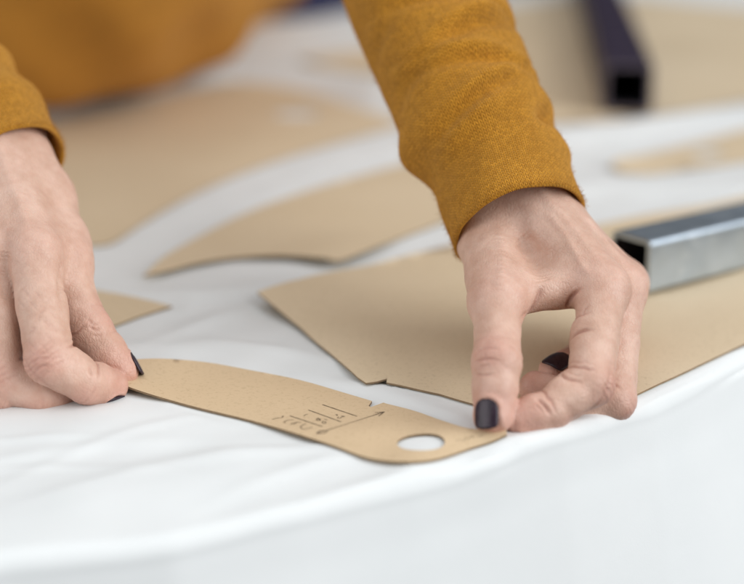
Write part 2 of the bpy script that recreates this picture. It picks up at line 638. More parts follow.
for a_, b_ in (((322.5, 404.8), (357, 416.5)), ((308.5, 410.2), (341, 422)), ((290, 416), (322.5, 426.8))):
    marks("pencil_line", [[a_, b_]], 0.00042)
marks("grain_arrow", [[(317, 433.6), (384, 412.2)], [(384.5, 412), (375, 412.8)], [(384.5, 412), (378.5, 416.3)], [(384.5, 412), (375.5, 414.6)],
                      [(316.5, 433.8), (323.5, 433.6), (328, 431.2)], [(316.5, 433.6), (320.5, 430.9), (326, 430.6)]], 0.00034)
S = 1 / 9.3
hw = [[(22, 228), (70, 216), (108, 214), (122, 200), (112, 197)], [(222, 234), (180, 234), (140, 246), (132, 258), (150, 258)],
      [(190, 277), (215, 262), (250, 256), (292, 258)], [(250, 258), (215, 276)],
      [(335, 268), (300, 284), (285, 302), (312, 320), (345, 314), (392, 303)], [(316, 196), (330, 186), (352, 180)],
      [(430, 226), (450, 220), (468, 228), (452, 240), (432, 236), (446, 228)], [(446, 214), (470, 240)],
      [(500, 244), (486, 256), (502, 268), (520, 260), (508, 246)], [(505, 226), (535, 236)],
      [(608, 186), (626, 184), (622, 196)], [(640, 204), (628, 216), (650, 218), (672, 205), (700, 203)], [(660, 196), (690, 200)]]
marks("handwriting", [[(270 + x * S, 395 + y * S) for x, y in st] for st in hw], 0.00030)
marks("faint_note", [[(456, 441), (462, 439.5)], [(463, 442), (466, 438)], [(468, 440), (472, 436), (474, 438)], [(477, 437.5), (483, 435)]], 0.00015)

# --- the others lie on the fabric
def lie(gap, lifts=()):
    L = []
    for (px, py, r, amp) in lifts:
        g = gxy(px, py)
        L.append((g[0], g[1], r, amp))

    def zf(x, y):
        z = cloth_soft(x, y) + gap
        for gx_, gy_, r, amp in L:
            z = z + amp * np.exp(-(((x - gx_) ** 2 + (y - gy_) ** 2) / r ** 2))
        return z
    return zf


Z_B = lie(0.0016, [(262, 292, 0.045, 0.0075), (360, 380, 0.03, 0.0015)])
outB = [(257, 292), (278, 309), (300, 327), (330, 353), (358, 377.5), (366, 383), (377, 381.5), (387, 378.5), (386.5, 382.5), (400, 385), (440, 394), (474, 404), (520, 409), (570, 412), (622, 401),
        (660, 383), (700, 364.5), (744, 344), (800, 318), (900, 275), (1000, 232), (960, 160), (820, 180), (744, 196), (680, 209), (600, 224), (520, 233), (450, 245), (400, 257), (340, 270), (300, 279)]
card("large tan cardboard piece reaching from under the pinching hand to the steel tube", outB, Z_B, 0.0007, 0.009, (), 1)

Z_C = lie(0.0014, [(338, 259, 0.03, 0.004), (150, 274, 0.04, 0.002)])
outC = smooth_out([(143, 276), (165, 256), (205, 233), (250, 211), (300, 193), (350, 178), (400, 165), (450, 155), (500, 150), (540, 150)], 3) + \
    smooth_out([(545, 168), (500, 195), (450, 219), (400, 238), (370, 249), (345, 259), (335, 261)], 3) + smooth_out([(325, 258), (285, 255.5), (240, 257), (200, 262.5), (170, 270)], 3)
card("leaf shaped cardboard piece in the middle behind the strip, tapering to a point", outC, Z_C, 0.0007, 0.010, (), 2)

Z_F = lie(0.0014)
outF = [(-60, 262), (20, 268), (90, 289), (130, 296), (172, 306), (140, 316), (100, 331), (40, 352), (-60, 380)]
card("small cardboard corner poking out beside the hand at the left edge", outF, Z_F, 0.0007, 0.010, (), 4)

Z_D = lie(0.0007)
outD = smooth_out([(20, 250), (60, 247), (88, 246), (112, 243), (140, 225), (175, 204), (215, 184), (255, 168), (300, 153), (350, 139), (398, 126)], 3) + \
    smooth_out([(405, 121), (370, 111), (330, 98), (290, 88), (250, 82), (215, 84), (160, 97), (100, 110), (45, 122), (-20, 135), (-80, 160), (-60, 230)], 3)
card("broad tan cardboard piece with a punched hole in front of the sweater", outD, Z_D, 0.0005, 0.014, [(297, 114, 0.0150)], 5)

Z_E = lie(0.0007, [(612, 166, 0.02, 0.004)])
outE = [(611, 163), (640, 155), (680, 146), (720, 136), (760, 126), (860, 100), (880, 138), (770, 158), (700, 168), (650, 174), (620, 172)]
card("narrow blurred cardboard piece with a hole between both steel tubes", outE, Z_E, 0.0004, 0.012, [(707, 153, 0.0095)], 6)

Z_G = lie(0.0014)
outG = [(500, 121), (560, 123), (620, 119), (680, 111), (744, 101), (820, 90), (900, 40), (860, 12), (760, 8), (700, 3), (640, -4), (580, -4), (500, 5)]
card("far cardboard piece in the upper right corner lying under the black tube", outG, Z_G, 0.0007, 0.02, (), 7)

Z_H = lie(0.0014)
outH = smooth_out([(298, 60), (330, 54), (380, 48), (440, 44), (470, 55), (450, 82), (400, 78), (350, 71), (320, 66)], 2)
card("blurred cardboard piece behind the bent forearm, mostly hidden by the sleeve", outH, Z_H, 0.0007, 0.014, (), 8)


build_fabric()


# ------------------------------------------------------------------ square steel tubes used as weights
def tube(label, base, yaw, length, s, wall, z0, mats, cat="steel tube"):
    e = bpy.data.objects.new("steel_tube", None)
    COL.objects.link(e)
    e.location = (base[0], base[1], z0); e.rotation_euler = (0, 0, yaw)
    e["label"] = label; e["category"] = cat; e["group"] = "steel tubes weighing down the pattern"
    o, i, r = s / 2, s / 2 - wall, s * 0.09

    def rr(hw, rad, n=4):
        pts = []
        for cx, cy, a0 in ((1, 1, 0), (-1, 1, 90), (-1, -1, 180), (1, -1, 270)):
            for k in range(n + 1):
                a = math.radians(a0 + 90 * k / n)
                pts.append((cx * (hw - rad) + rad * math.cos(a), cy * (hw - rad) + rad * math.sin(a)))
        return pts
    po, pi = rr(o, r), rr(i, r * 0.5)
    n = len(po)
    V, F = [], []
    ch = 0.0004
    for x, pp in ((0, [(y * (1 - ch / o), z * (1 - ch / o)) for y, z in po]), (ch, po), (length - ch, po), (length, [(y * (1 - ch / o), z * (1 - ch / o)) for y, z in po])):
        V += [(x, y, z + o) for y, z in pp]
    nb = len(V)
    V += [(0, y, z + o) for y, z in pi] + [(length, y, z + o) for y, z in pi]
    for k in range(3):
        for q in range(n):
            F.append((k * n + q, (k + 1) * n + q, (k + 1) * n + (q + 1) % n, k * n + (q + 1) % n))
    for q in range(n):
        q2 = (q + 1) % n
        F.append((q, q2, nb + q2, nb + q))
        F.append((3 * n + q2, 3 * n + q, nb + n + q, nb + n + q2))
    me = mesh_np("tube_wall", V, F, False)
    mi = np.zeros(len(F), np.int32); mi[3 * n:] = 1
    me.polygons.foreach_set("material_index", mi)
    link("tube_wall", me, [mats[0], mats[2]], e)
    V2 = [(0.0006, y * 1.002, z * 1.002 + o) for y, z in pi] + [(length - 0.0006, y * 1.002, z * 1.002 + o) for y, z in pi]
    F2 = [(q, (q + 1) % n, n + (q + 1) % n, n + q) for q in range(n)]
    link("tube_bore", mesh_np("tube_bore", V2, F2, False), mats[1], e)
    return e


pA = gxy(648, 299); pB = gxy(744, 274)
dAB = nrm(pB - pA); yawA = math.atan2(dAB[1], dAB[0])
cA = pA + np.array([-dAB[1], dAB[0]]) * 0.012
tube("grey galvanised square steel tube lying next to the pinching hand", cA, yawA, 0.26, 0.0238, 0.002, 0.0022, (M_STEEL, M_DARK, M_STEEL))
pC = gxy(627, 116); pD = gxy(592, 0)
dCD = nrm(pD - pC); 
tube("black square steel tube at the top, its open end facing the viewer", pC, math.atan2(dCD[1], dCD[0]), 0.62, 0.032, 0.0026, 0.0022, (M_BLACKSTEEL, M_DARK, M_RIM))


# ------------------------------------------------------------------ signed distance modelling for the person
def rcone(P, a, b, ra, rb):
    a = np.asarray(a, np.float32); b = np.asarray(b, np.float32)
    ba = b - a
    t = np.clip(((P - a) @ ba) / (ba @ ba + 1e-12), 0, 1)
    d = P - a - t[:, None] * ba
    return np.sqrt((d * d).sum(1)) - (ra + (rb - ra) * t)


def ell(P, c, ax, r):
    q = (P - np.asarray(c, np.float32)) @ np.asarray(ax, np.float32).T
    q = q / np.asarray(r, np.float32)
    k = np.sqrt((q * q).sum(1))
    return (k - 1) * min(r)


def smin(a, b, k):
    h = np.maximum(k - np.abs(a - b), 0) / k
    return np.minimum(a, b) - h * h * k * 0.25


def surface_nets(Fv, org, h):
    neg = Fv < 0
    c = [(0, 0, 0), (1, 0, 0), (0, 1, 0), (1, 1, 0), (0, 0, 1), (1, 0, 1), (0, 1, 1), (1, 1, 1)]
    nx, ny, nz = Fv.shape
    cnt = np.zeros((nx - 1, ny - 1, nz - 1), np.int8)
    for dx, dy, dz in c:
        cnt += neg[dx:nx - 1 + dx, dy:ny - 1 + dy, dz:nz - 1 + dz]
    act = np.argwhere((cnt > 0) & (cnt < 8))
    vals = np.stack([Fv[act[:, 0] + d[0], act[:, 1] + d[1], act[:, 2] + d[2]] for d in c], 1)
    acc = np.zeros((len(act), 3)); num = np.zeros(len(act))
    for i in range(8):
        for j in range(i + 1, 8):
            if sum(abs(np.array(c[i]) - np.array(c[j]))) != 1: continue
            va, vb = vals[:, i], vals[:, j]
            m = (va < 0) != (vb < 0)
            t = np.where(m, va / np.where(m, va - vb, 1), 0)
            pos = np.array(c[i])[None] + t[:, None] * (np.array(c[j]) - np.array(c[i]))[None]
            acc += pos * m[:, None]; num += m
    V = (act + acc / num[:, None]) * h + org
    idx = -np.ones(cnt.shape, np.int64)
    idx[act[:, 0], act[:, 1], act[:, 2]] = np.arange(len(act))
    Q = []
    for ax in range(3):
        s0 = [slice(None)] * 3; s1 = [slice(None)] * 3
        s0[ax] = slice(0, -1); s1[ax] = slice(1, None)
        A, B = neg[tuple(s0)], neg[tuple(s1)]
        e = np.argwhere(A != B)
        o1, o2 = [(1, 2), (2, 0), (0, 1)][ax]
        ok = (e[:, o1] > 0) & (e[:, o2] > 0)
        for o in (o1, o2):
            ok &= e[:, o] < Fv.shape[o] - 1
        e = e[ok]
        first = A[e[:, 0], e[:, 1], e[:, 2]]
        d1 = np.zeros(3, int); d1[o1] = 1
        d2 = np.zeros(3, int); d2[o2] = 1
        q = [idx[tuple((e - a).T)] for a in (d1 + d2, d2, 0 * d1, d1)]
        q = np.stack(q, 1)
        q[~first] = q[~first][:, ::-1]
        Q.append(q)
    return V, np.concatenate(Q)


def mesh_sdf(fn, lo, hi, h, cf=4):
    lo = np.asarray(lo, float); hi = np.asarray(hi, float)
    nb = np.ceil((hi - lo) / (h * cf)).astype(int)
    n = nb * cf + 1
    ci = np.stack(np.meshgrid(*[np.arange(k) for k in nb], indexing='ij'), -1).reshape(-1, 3)
    cc = (lo + (ci + 0.5) * cf * h).astype(np.float32)
    d = fn(cc)
    Fv = np.zeros(tuple(n), np.float32)
    sg = np.where(d < 0, -1.0, 1.0).reshape(tuple(nb)).astype(np.float32)
    Fv[:-1, :-1, :-1] = np.repeat(np.repeat(np.repeat(sg, cf, 0), cf, 1), cf, 2)
    Fv[-1] = 1; Fv[:, -1] = 1; Fv[:, :, -1] = 1
    a = ci[np.abs(d) < cf * h * 1.5 + 0.0012]
    off = np.stack(np.meshgrid(*[np.arange(cf + 1)] * 3, indexing='ij'), -1).reshape(-1, 3)
    for s in range(0, len(a), 4000):
        g = (a[s:s + 4000, None] * cf + off[None]).reshape(-1, 3)
        Fv[g[:, 0], g[:, 1], g[:, 2]] = fn((lo + g * h).astype(np.float32))
    return surface_nets(Fv, lo, h)


def laplace(V, F, it, lam=0.5):
    E = np.concatenate([F[:, [0, 1]], F[:, [1, 2]], F[:, [2, 3]], F[:, [3, 0]]])
    E = np.concatenate([E, E[:, ::-1]])
    deg = np.bincount(E[:, 0], minlength=len(V))[:, None]
    for _ in range(it):
        S_ = np.stack([np.bincount(E[:, 0], weights=V[E[:, 1], k], minlength=len(V)) for k in range(3)], 1)
        V = V + lam * (S_ / np.maximum(deg, 1) - V)
    return V


def vnormals(V, F):
    n = np.cross(V[F[:, 2]] - V[F[:, 0]], V[F[:, 3]] - V[F[:, 1]])
    out = np.stack([np.bincount(F.ravel(), weights=np.repeat(n[:, k], 4), minlength=len(V)) for k in range(3)], 1)
    return out / (np.linalg.norm(out, axis=1, keepdims=True) + 1e-15)


MM = 0.001


class Finger:
    """a chain of joints with a dorsal hint for every bone"""
    def __init__(s, joints, dorsal, scale=1.0, thumb=False, nail=True, nailw=1.0, wrinkle=1.0):
        s.J = [np.asarray(j, float) for j in joints]
        s.sc = scale; s.thumb = thumb; s.nail = nail; s.nailw = nailw; s.wr = wrinkle
        s.ax, s.n, s.l = [], [], []
        dor = dorsal if isinstance(dorsal, list) else [dorsal] * (len(joints) - 1)
        for i in range(len(joints) - 1):
            a = nrm(s.J[i + 1] - s.J[i])
            d = np.asarray(dor[i], float); d = nrm(d - a * (d @ a))
            s.ax.append(a); s.n.append(d); s.l.append(np.cross(a, d))
        R = ([9.6, 8.9, 8.9, 8.4, 8.3, 7.0] if thumb else [9.3, 8.6, 8.5, 7.6, 7.4, 7.1, 5.7])
        s.R = [r * MM * scale for r in R]
        s.prims = []
        J = s.J
        if thumb:            # MCP, IP, TIP
            mid0 = (J[0] + J[1]) / 2 + s.n[0] * -0.6 * MM; mid1 = J[1] * 0.5 + J[2] * 0.5
            ch = [(J[0], s.R[0]), (mid0, s.R[1] * 0.97), (J[1], s.R[2]), (mid1, s.R[4]), (J[2], s.R[5])]
            s.prims += [(J[1] + s.n[0] * 0.7 * MM, J[1] + s.n[0] * 0.7 * MM + s.ax[1] * MM, s.R[2] * 0.95, s.R[2] * 0.95)]
            s.prims += [(mid1 - s.n[1] * 1.8 * MM, J[2] - s.n[1] * 0.9 * MM, s.R[4] * 0.95, s.R[5] * 0.95)]
        else:                # MCP, PIP, DIP, TIP
            m0 = (J[0] + J[1]) / 2; m1 = (J[1] + J[2]) / 2; m2 = (J[2] + J[3]) / 2
            ch = [(J[0], s.R[0]), (m0, s.R[1]), (J[1], s.R[2]), (m1, s.R[3]), (J[2], s.R[4]), (m2, s.R[5] * 0.97), (J[3], s.R[6])]
            s.prims += [(J[1] + (s.n[0] + s.n[1]) * 0.5 * MM, J[1] + (s.n[0] + s.n[1]) * 0.5 * MM + s.ax[1] * 0.5 * MM, s.R[2] * 0.97, s.R[2] * 0.97)]
            s.prims += [(m0 - s.n[0] * 1.6 * MM, m0 - s.n[0] * 1.6 * MM + s.ax[0] * 5 * MM, s.R[1] * 0.95, s.R[1] * 0.92)]
            s.prims += [(m1 - s.n[1] * 1.5 * MM - s.ax[1] * 2 * MM, m1 - s.n[1] * 1.5 * MM + s.ax[1] * 2 * MM, s.R[3] * 0.95, s.R[3] * 0.93)]
            s.prims += [(m2 - s.n[2] * 1.3 * MM, J[3] - s.n[2] * 0.7 * MM, s.R[5] * 0.95, s.R[6] * 0.98)]
        for (a, ra), (b, rb) in zip(ch[:-1], ch[1:]):
            s.prims.append((a, b, ra, rb))

    def sdf(s, P):
        if not hasattr(s, 'lo'):
            A = np.array([p for q in s.prims for p in q[:2]])
            s.lo = (A.min(0) - 0.0115).astype(np.float32); s.hi = (A.max(0) + 0.0115).astype(np.float32)
        out = np.maximum(np.maximum(s.lo - P, P - s.hi), 0).max(1)
        m = out < 0.007
        out = out + 0.0005
        if m.any():
            Q = P[m]
            d = None
            for (a, b, ra, rb) in s.prims:
                x = rcone(Q, a, b, ra, rb)
                d = x if d is None else smin(d, x, 1.6 * MM)
            out[m] = d
        return out


class Hand:
    def __init__(s, palm, fingers, palm_k=9 * MM, joins=None):
        s.palm, s.fingers, s.k = palm, fingers, palm_k

    def palm_sdf(s, P):
        d = None
        for (a, b, ra, rb) in s.palm:
            x = rcone(P, a, b, ra, rb)
            d = x if d is None else smin(d, x, s.k)
        return d

    def sdf(s, P):
        p = s.palm_sdf(P)
        out = p
        for f in s.fingers:
            ff = smin(p, f.sdf(P), (6 if f.thumb else 5) * MM)
            out = smin(out, ff, 0.4 * MM)
        return out

    def mesh(s, h, lo, hi):
        V, F = mesh_sdf(s.sdf, lo, hi, h)
        V = laplace(V, F, 3, 0.5)
        Nn = vnormals(V, F)
        flush = np.zeros(len(V)); crease = np.zeros(len(V)); disp = np.zeros(len(V))
        P32 = V.astype(np.float32)
        disp += 0.10 * MM * wav3(V, 160, 10, 3) + 0.16 * MM * wav3(V, 70, 8, 5)
        fd = [np.abs(f.sdf(P32)) for f in s.fingers]
        for fi, f in enumerate(s.fingers):
            own = sstep(2.2 * MM, 0.6 * MM, fd[fi])

            def joint(J, a, n, l, r, offs, side, reach):
                d = V - J
                nonlocal disp, crease, flush
                near = np.linalg.norm(d, axis=1) < reach
                face = (sstep(0.05, 0.55, Nn @ n) if side > 0 else sstep(-0.30, 0.35, -(Nn @ n))) * own * near
                lat = d @ l * (1.0 if side > 0 else 0.3)
                wob = 0.35 * MM * wav3(V, 210, 6, 7) + 0.3 * MM * wav3(V, 90, 6, 2)
                s_ = d @ a + wob
                for (o, dep, wd, curv) in offs:
                    x = s_ - o * MM + curv * lat * lat / r
                    g = np.exp(-(x / (wd * MM)) ** 2) * face * sstep(1.05 * r, 0.55 * r, np.abs(lat) * (0.85 + 0.3 * ((o * 7.3) % 1)))
                    dep = dep * (f.wr if side > 0 else 1.0)
                    disp -= dep * MM * g
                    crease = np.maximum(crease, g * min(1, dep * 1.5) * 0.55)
                if side > 0:
                    fl = np.exp(-(np.linalg.norm(d - n * r * 0.8, axis=1) / (1.0 * r)) ** 2) * own
                    flush = np.maximum(flush, 0.42 * fl)
            if f.thumb:
                ab = nrm(f.ax[0] + f.ax[1]); nb_ = nrm(f.n[0] + f.n[1]); lb = np.cross(ab, nb_)
                joint(f.J[1], ab, nb_, lb, f.R[2], [(-6.0, 0.16, 0.6, .10), (5.4, 0.14, 0.6, -.12)], 1, 2.2 * f.R[2])
                joint(f.J[1], ab, nb_, lb, f.R[2], [(0, 0.5, 0.7, 0)], -1, 2.2 * f.R[2])
                tipJ = f.J[2]; n_ = f.n[1]
            else:
                a1 = nrm(f.ax[0] + f.ax[1]); n1 = nrm(f.n[0] + f.n[1]); l1 = np.cross(a1, n1)
                joint(f.J[1], a1, n1, l1, f.R[2], [(-4.2, 0.22, 0.55, .15), (-2.3, 0.36, 0.5, .1), (-0.4, 0.36, 0.5, 0.0), (1.4, 0.3, 0.5, -.08), (3.3, 0.24, 0.5, -.15)], 1, 2.0 * f.R[2])
                joint(f.J[1], a1, n1, l1, f.R[2], [(0.4, 0.75, 0.6, .05), (-1.8, .25, .5, 0)], -1, 2.2 * f.R[2])
                a2 = nrm(f.ax[1] + f.ax[2]); n2 = nrm(f.n[1] + f.n[2]); l2 = np.cross(a2, n2)
                joint(f.J[2], a2, n2, l2, f.R[4], [(-1.8, 0.12, 0.4, .1), (0, 0.2, 0.4, 0), (1.7, 0.12, 0.4, -.1)], 1, 1.8 * f.R[4])
                joint(f.J[2], a2, n2, l2, f.R[4], [(0.2, 0.6, 0.55, .05)], -1, 2.0 * f.R[4])
                m0 = f.J[0] * 0.58 + f.J[1] * 0.42
                joint(m0, f.ax[0], f.n[0], f.l[0], f.R[1], [(0, 0.65, 0.7, 0.0)], -1, 2.2 * f.R[1])
                tipJ = f.J[3]; n_ = f.n[2]
            if f.nail:      # the skin folds round the plate
                wN, L = (5.0 if f.thumb else 4.6) * MM * f.sc * f.nailw, (11.6 if f.thumb else 10.5) * MM * f.sc * f.nailw
                d = V - (tipJ + f.ax[-1] * ((-0.35 if f.thumb else -0.55) * L))
                u_ = (d @ f.l[-1]) / wN; v_ = (d @ f.ax[-1]) / L * 2 - 1
                r_ = (np.abs(u_) ** 3 + np.abs(v_) ** 3) ** (1 / 3.0)
                msk = sstep(0.0, 0.4, Nn @ f.n[-1] + 0.15) * own * (np.linalg.norm(d, axis=1) < 0.02)
                disp += MM * msk * (0.42 * np.exp(-((r_ - 1.17) / 0.13) ** 2) * sstep(0.95, 0.5, v_) - 0.30 * sstep(1.05, 0.9, r_))
            fl = sstep(18 * MM, 4 * MM, np.linalg.norm(V - tipJ, axis=1)) * own
            flush = np.maximum(flush, 0.40 * fl)
            # knuckle
            fl = np.exp(-(np.linalg.norm(V - f.J[0], axis=1) / (11 * MM)) ** 2)
            flush = np.maximum(flush, 0.30 * fl)
        s.disp = disp
        for (a_, b_, n_, amp, wd) in getattr(s, 'tendons', []):
            L_ = np.linalg.norm(b_ - a_); ax_ = (b_ - a_) / L_
            n2_ = nrm(n_ - ax_ * (n_ @ ax_))
            d = V - a_
            t_ = (d @ ax_) / L_
            lt = d @ np.cross(ax_, n2_) + 0.5 * MM * wav3(V, 30, 5, 4)
            disp += amp * MM * np.exp(-(lt / (wd * MM)) ** 2) * sstep(0.25, 0.65, Nn @ n2_) * sstep(0.15, 0.4, t_) * sstep(1.05, 0.85, t_)
        for (pix, dep, wd) in getattr(s, 'folds', []):
            C = s.trace(catmull([np.array(p, float) for p in pix], 7))
            if len(C) == 0: continue
            sel = np.where(((V > C.min(0) - 4 * wd * MM) & (V < C.max(0) + 4 * wd * MM)).all(1))[0]
            dm = np.full(len(V), 1.0); tp = np.zeros(len(V))
            if len(sel):
                D2 = ((V[sel][:, None] - C[None]) ** 2).sum(2)
                dm[sel] = np.sqrt(D2.min(1))
                tt = D2.argmin(1) / max(1, len(C) - 1)
                tp[sel] = sstep(-0.06, 0.14, tt) * sstep(1.04, 0.5, tt) if wd < 1.0 else sstep(-0.1, 0.2, tt) * sstep(1.1, 0.8, tt)
            g = np.exp(-(dm / (wd * MM)) ** 2) * tp
            disp -= 1.2 * dep * MM * g
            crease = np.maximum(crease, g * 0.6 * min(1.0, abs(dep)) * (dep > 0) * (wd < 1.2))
        V = V + Nn * disp[:, None]
        return V, F, np.clip(flush, 0, 1), np.clip(crease, 0, 1)

    def trace(s, pix):
        """points of the skin met when looking along measured directions"""
        D = np.array([nrm(ray(*p)) for p in pix]); t = np.full(len(D), 0.52)
        for _ in range(70):
            d = s.sdf((CAM + D * t[:, None]).astype(np.float32))
            t = t + np.clip(d, 0, 0.01) * 0.8
        return (CAM + D * t[:, None])[d < 0.001]

    def nails(s):
        out = []
        for f in s.fingers:
            if not f.nail: continue
            a, n, l = f.ax[-1], f.n[-1], f.l[-1]
            T = f.J[-1]
            wN = (5.0 if f.thumb else 4.6) * MM * f.sc * f.nailw
            L = (11.6 if f.thumb else 10.5) * MM * f.sc * f.nailw
            nu, nv = 17, 15
            org = T + a * ((-0.35 if f.thumb else -0.55) * L)

            def height(u, v):
                p = org + l * (u * wN) + a * (v * L)
                hgt = 0.016
                q = p[None] + n[None] * hgt
                t = 0.0
                for _ in range(40):
                    d = float(f.sdf((q - n[None] * t).astype(np.float32))[0])
                    if d < 0.00003: break
                    t += d * 0.8
                    if t > 0.02: break
                return hgt - t
            us = np.linspace(-1, 1, nu)
            h1 = np.array([height(u * 0.93, 0.12) for u in us]); h2 = np.array([height(u * 0.93, 0.55) for u in us])
            hc1, hc2 = h1.max(), h2.max()
            h1 = np.maximum(h1, hc1 - 0.55 * wN); h2 = np.maximum(h2, hc2 - 0.55 * wN)
            # even the arch so that the plate is one smooth shell
            ar = 0.5 * ((h1 - h1[nu // 2]) + (h2 - h2[nu // 2])); ar = 0.5 * (ar + ar[::-1])
            b1, b2 = h1[nu // 2], h2[nu // 2]
            V = []
            for v in np.linspace(0, 1, nv):
                vv = v * 2 - 1
                if v < 0.5: wf = (1 - abs(vv) ** 3.2) ** (1 / 2.6)
                else: wf = (1 - abs(vv) ** 4.5) ** (1 / 3.0)
                wf = max(wf, 0.30) * (0.97 + 0.03 * v)
                for i, u in enumerate(us):
                    hgt = b1 + (b2 - b1) * (v - 0.12) / 0.43
                    arx = np.interp(u * wf, us, ar)
                    hgt += arx * 0.85 + 0.45 * MM * (0.35 + 0.65 * sstep(0, 0.35, v)) - 0.5 * MM * v * v
                    V.append(org + l * (u * wf * wN) + a * (v * L) + n * hgt)
            V = np.array(V)
            nn = len(V)
            low = V - n * 0.7 * MM
            F = []
            for j in range(nv - 1):
                for i in range(nu - 1):
                    p = j * nu + i
                    F.append((p, p + 1, p + nu + 1, p + nu)); F.append((nn + p, nn + p + nu, nn + p + nu + 1, nn + p + 1))
            ring = [i for i in range(nu)] + [j * nu + nu - 1 for j in range(1, nv)] + [(nv - 1) * nu + i for i in range(nu - 2, -1, -1)] + [j * nu for j in range(nv - 2, 0, -1)]
            for q in range(len(ring)):
                p, r = ring[q], ring[(q + 1) % len(ring)]
                F.append((p, nn + p, nn + r, r))
            out.append((np.concatenate([V, low]), F))
        return out


# ---- the hand at the right of the picture (the person's left hand), pinching the strip
rW = at(492, 172, -0.066)
r_cmc = at(492, 240, -0.088); r_tm = at(497, 301, -0.128)
r_tip_i = at(497, 362, -0.156); r_tip = at(493, 415, -0.168)
r_im = at(603, 288, -0.117); r_mm = at(621, 287, -0.103); r_rm = at(624, 284, -0.079); r_pm = at(616, 280, -0.062)
TH = Finger([r_tm, r_tip_i, r_tip], [(-0.30, -0.80, 0.45), (-0.46, -0.84, 0.28)], 0.97, thumb=True, nailw=0.93)
IN = Finger([r_im, at(590, 383, -0.153), at(549, 411, -0.161), at(519, 419, -0.164)], [(0.9, -0.1, 0.5), (0.6, -0.2, -0.8), (0.1, -0.3, -1.0)], 1.0, nailw=0.8, wrinkle=0.6)
MI = Finger([r_mm, at(613, 399, -0.143), at(570, 406, -0.147), at(534, 388, -0.136)], [(0.9, 0, 0.5), (0.4, -0.2, -0.9), (-0.2, -0.3, -1.0)], 0.97, nail=False, wrinkle=0.35)
RI = Finger([r_rm, at(606, 352, -0.098), at(580, 360, -0.100), at(554, 372, -0.115)], [(0.9, 0, 0.5), (0.2, 0, -1.0), (-0.2, -0.5, 0.82)], 0.95, nailw=1.08)
PI = Finger([r_pm, at(602, 335, -0.085), at(590, 343, -0.086), at(582, 342, -0.088)], [(0.9, 0, 0.5), (0.2, 0, -1.0), (-0.8, -0.2, -0.2)], 0.82, nail=False)
rE = at(438, 20, -0.015)
def lerp(a, b, t): return np.asarray(a) * (1 - t) + np.asarray(b) * t
r_palm = [
    (lerp(rW, rE, 0.45), rW, 21 * MM, 18 * MM),
    (rW + 0, lerp(rW, r_mm, 0.3), 19 * MM, 17 * MM),
    (lerp(rW, r_im, 0.2), r_im, 15 * MM, 9.4 * MM),
    (lerp(rW, r_mm, 0.2), r_mm, 15 * MM, 9.6 * MM),
    (lerp(rW, r_rm, 0.2), r_rm, 11.5 * MM, 9.0 * MM),
    (lerp(rW, r_pm, 0.25), r_pm + 0, 9.5 * MM, 8.5 * MM),
    (lerp(rW, r_cmc, 0.55), r_cmc, 14 * MM, 12 * MM),
    (r_cmc, r_tm, 12.3 * MM, 10.2 * MM),
    (at(512, 293, -0.120), at(572, 286, -0.112), 7.8 * MM, 8.0 * MM),
    (at(512, 275, -0.106), at(575, 268, -0.100), 7.0 * MM, 7.5 * MM),
    (at(515, 262, -0.090), at(590, 275, -0.082), 7.5 * MM, 8 * MM),
]
RH = Hand(r_palm, [TH, IN, MI, RI, PI], 6.5 * MM)
RH.folds = [([(520, 319), (531, 309), (538, 298), (542, 288)], 0.7, 1.0), ([(566, 309), (570, 299), (576, 292), (584, 287)], 1.1, 0.75), ([(581, 315), (586, 308), (591, 304)], 0.4, 0.6),
            ([(571, 339), (577, 333), (586, 330), (597, 330)], 1.1, 0.65), ([(559, 372), (565, 377), (574, 380), (586, 384)], 0.9, 0.6), ([(566, 371), (576, 375), (583, 374)], 0.35, 0.5),
            ([(537, 398), (544, 405), (548, 411), (551, 417)], 0.9, 0.6), ([(536, 405), (541, 410), (544, 415)], 0.3, 0.5),
            ([(575, 417), (592, 408), (606, 394), (611, 372), (613, 345)], 0.5, 0.7), ([(606, 384), (603, 394), (596, 402)], 0.35, 0.5), ([(610, 388), (606, 398), (600, 405)], 0.2, 0.5),
            ([(475, 353), (481, 349), (488, 348), (496, 349), (502, 353)], 0.42, 0.45), ([(474, 362), (480, 360), (488, 359), (496, 360), (503, 363)], 0.55, 0.5), ([(475, 374), (483, 375), (491, 374.5), (500, 372)], 0.5, 0.45),
            ([(478, 367), (486, 366), (494, 367)], 0.25, 0.4), ([(484, 350), (485, 359), (488, 366), (487, 374)], 0.18, 0.4), ([(508, 345), (516, 349), (520, 356)], 0.3, 0.5),
            ([(517, 238), (534, 258), (546, 282)], 1.6, 4.5), ([(575, 235), (600, 262), (612, 275)], 0.5, 3.0),
            ([(548, 214), (566, 236), (580, 262), (590, 276)], -0.45, 1.4), ([(500, 232), (503, 262), (500, 292)], -0.5, 2.2)]
RH.tendons = [(rW, r_im, np.array([0.35, -0.75, 0.55]), 0.7, 2.4), (rW, r_mm, np.array([0.5, -0.6, 0.6]), 0.7, 2.4)]

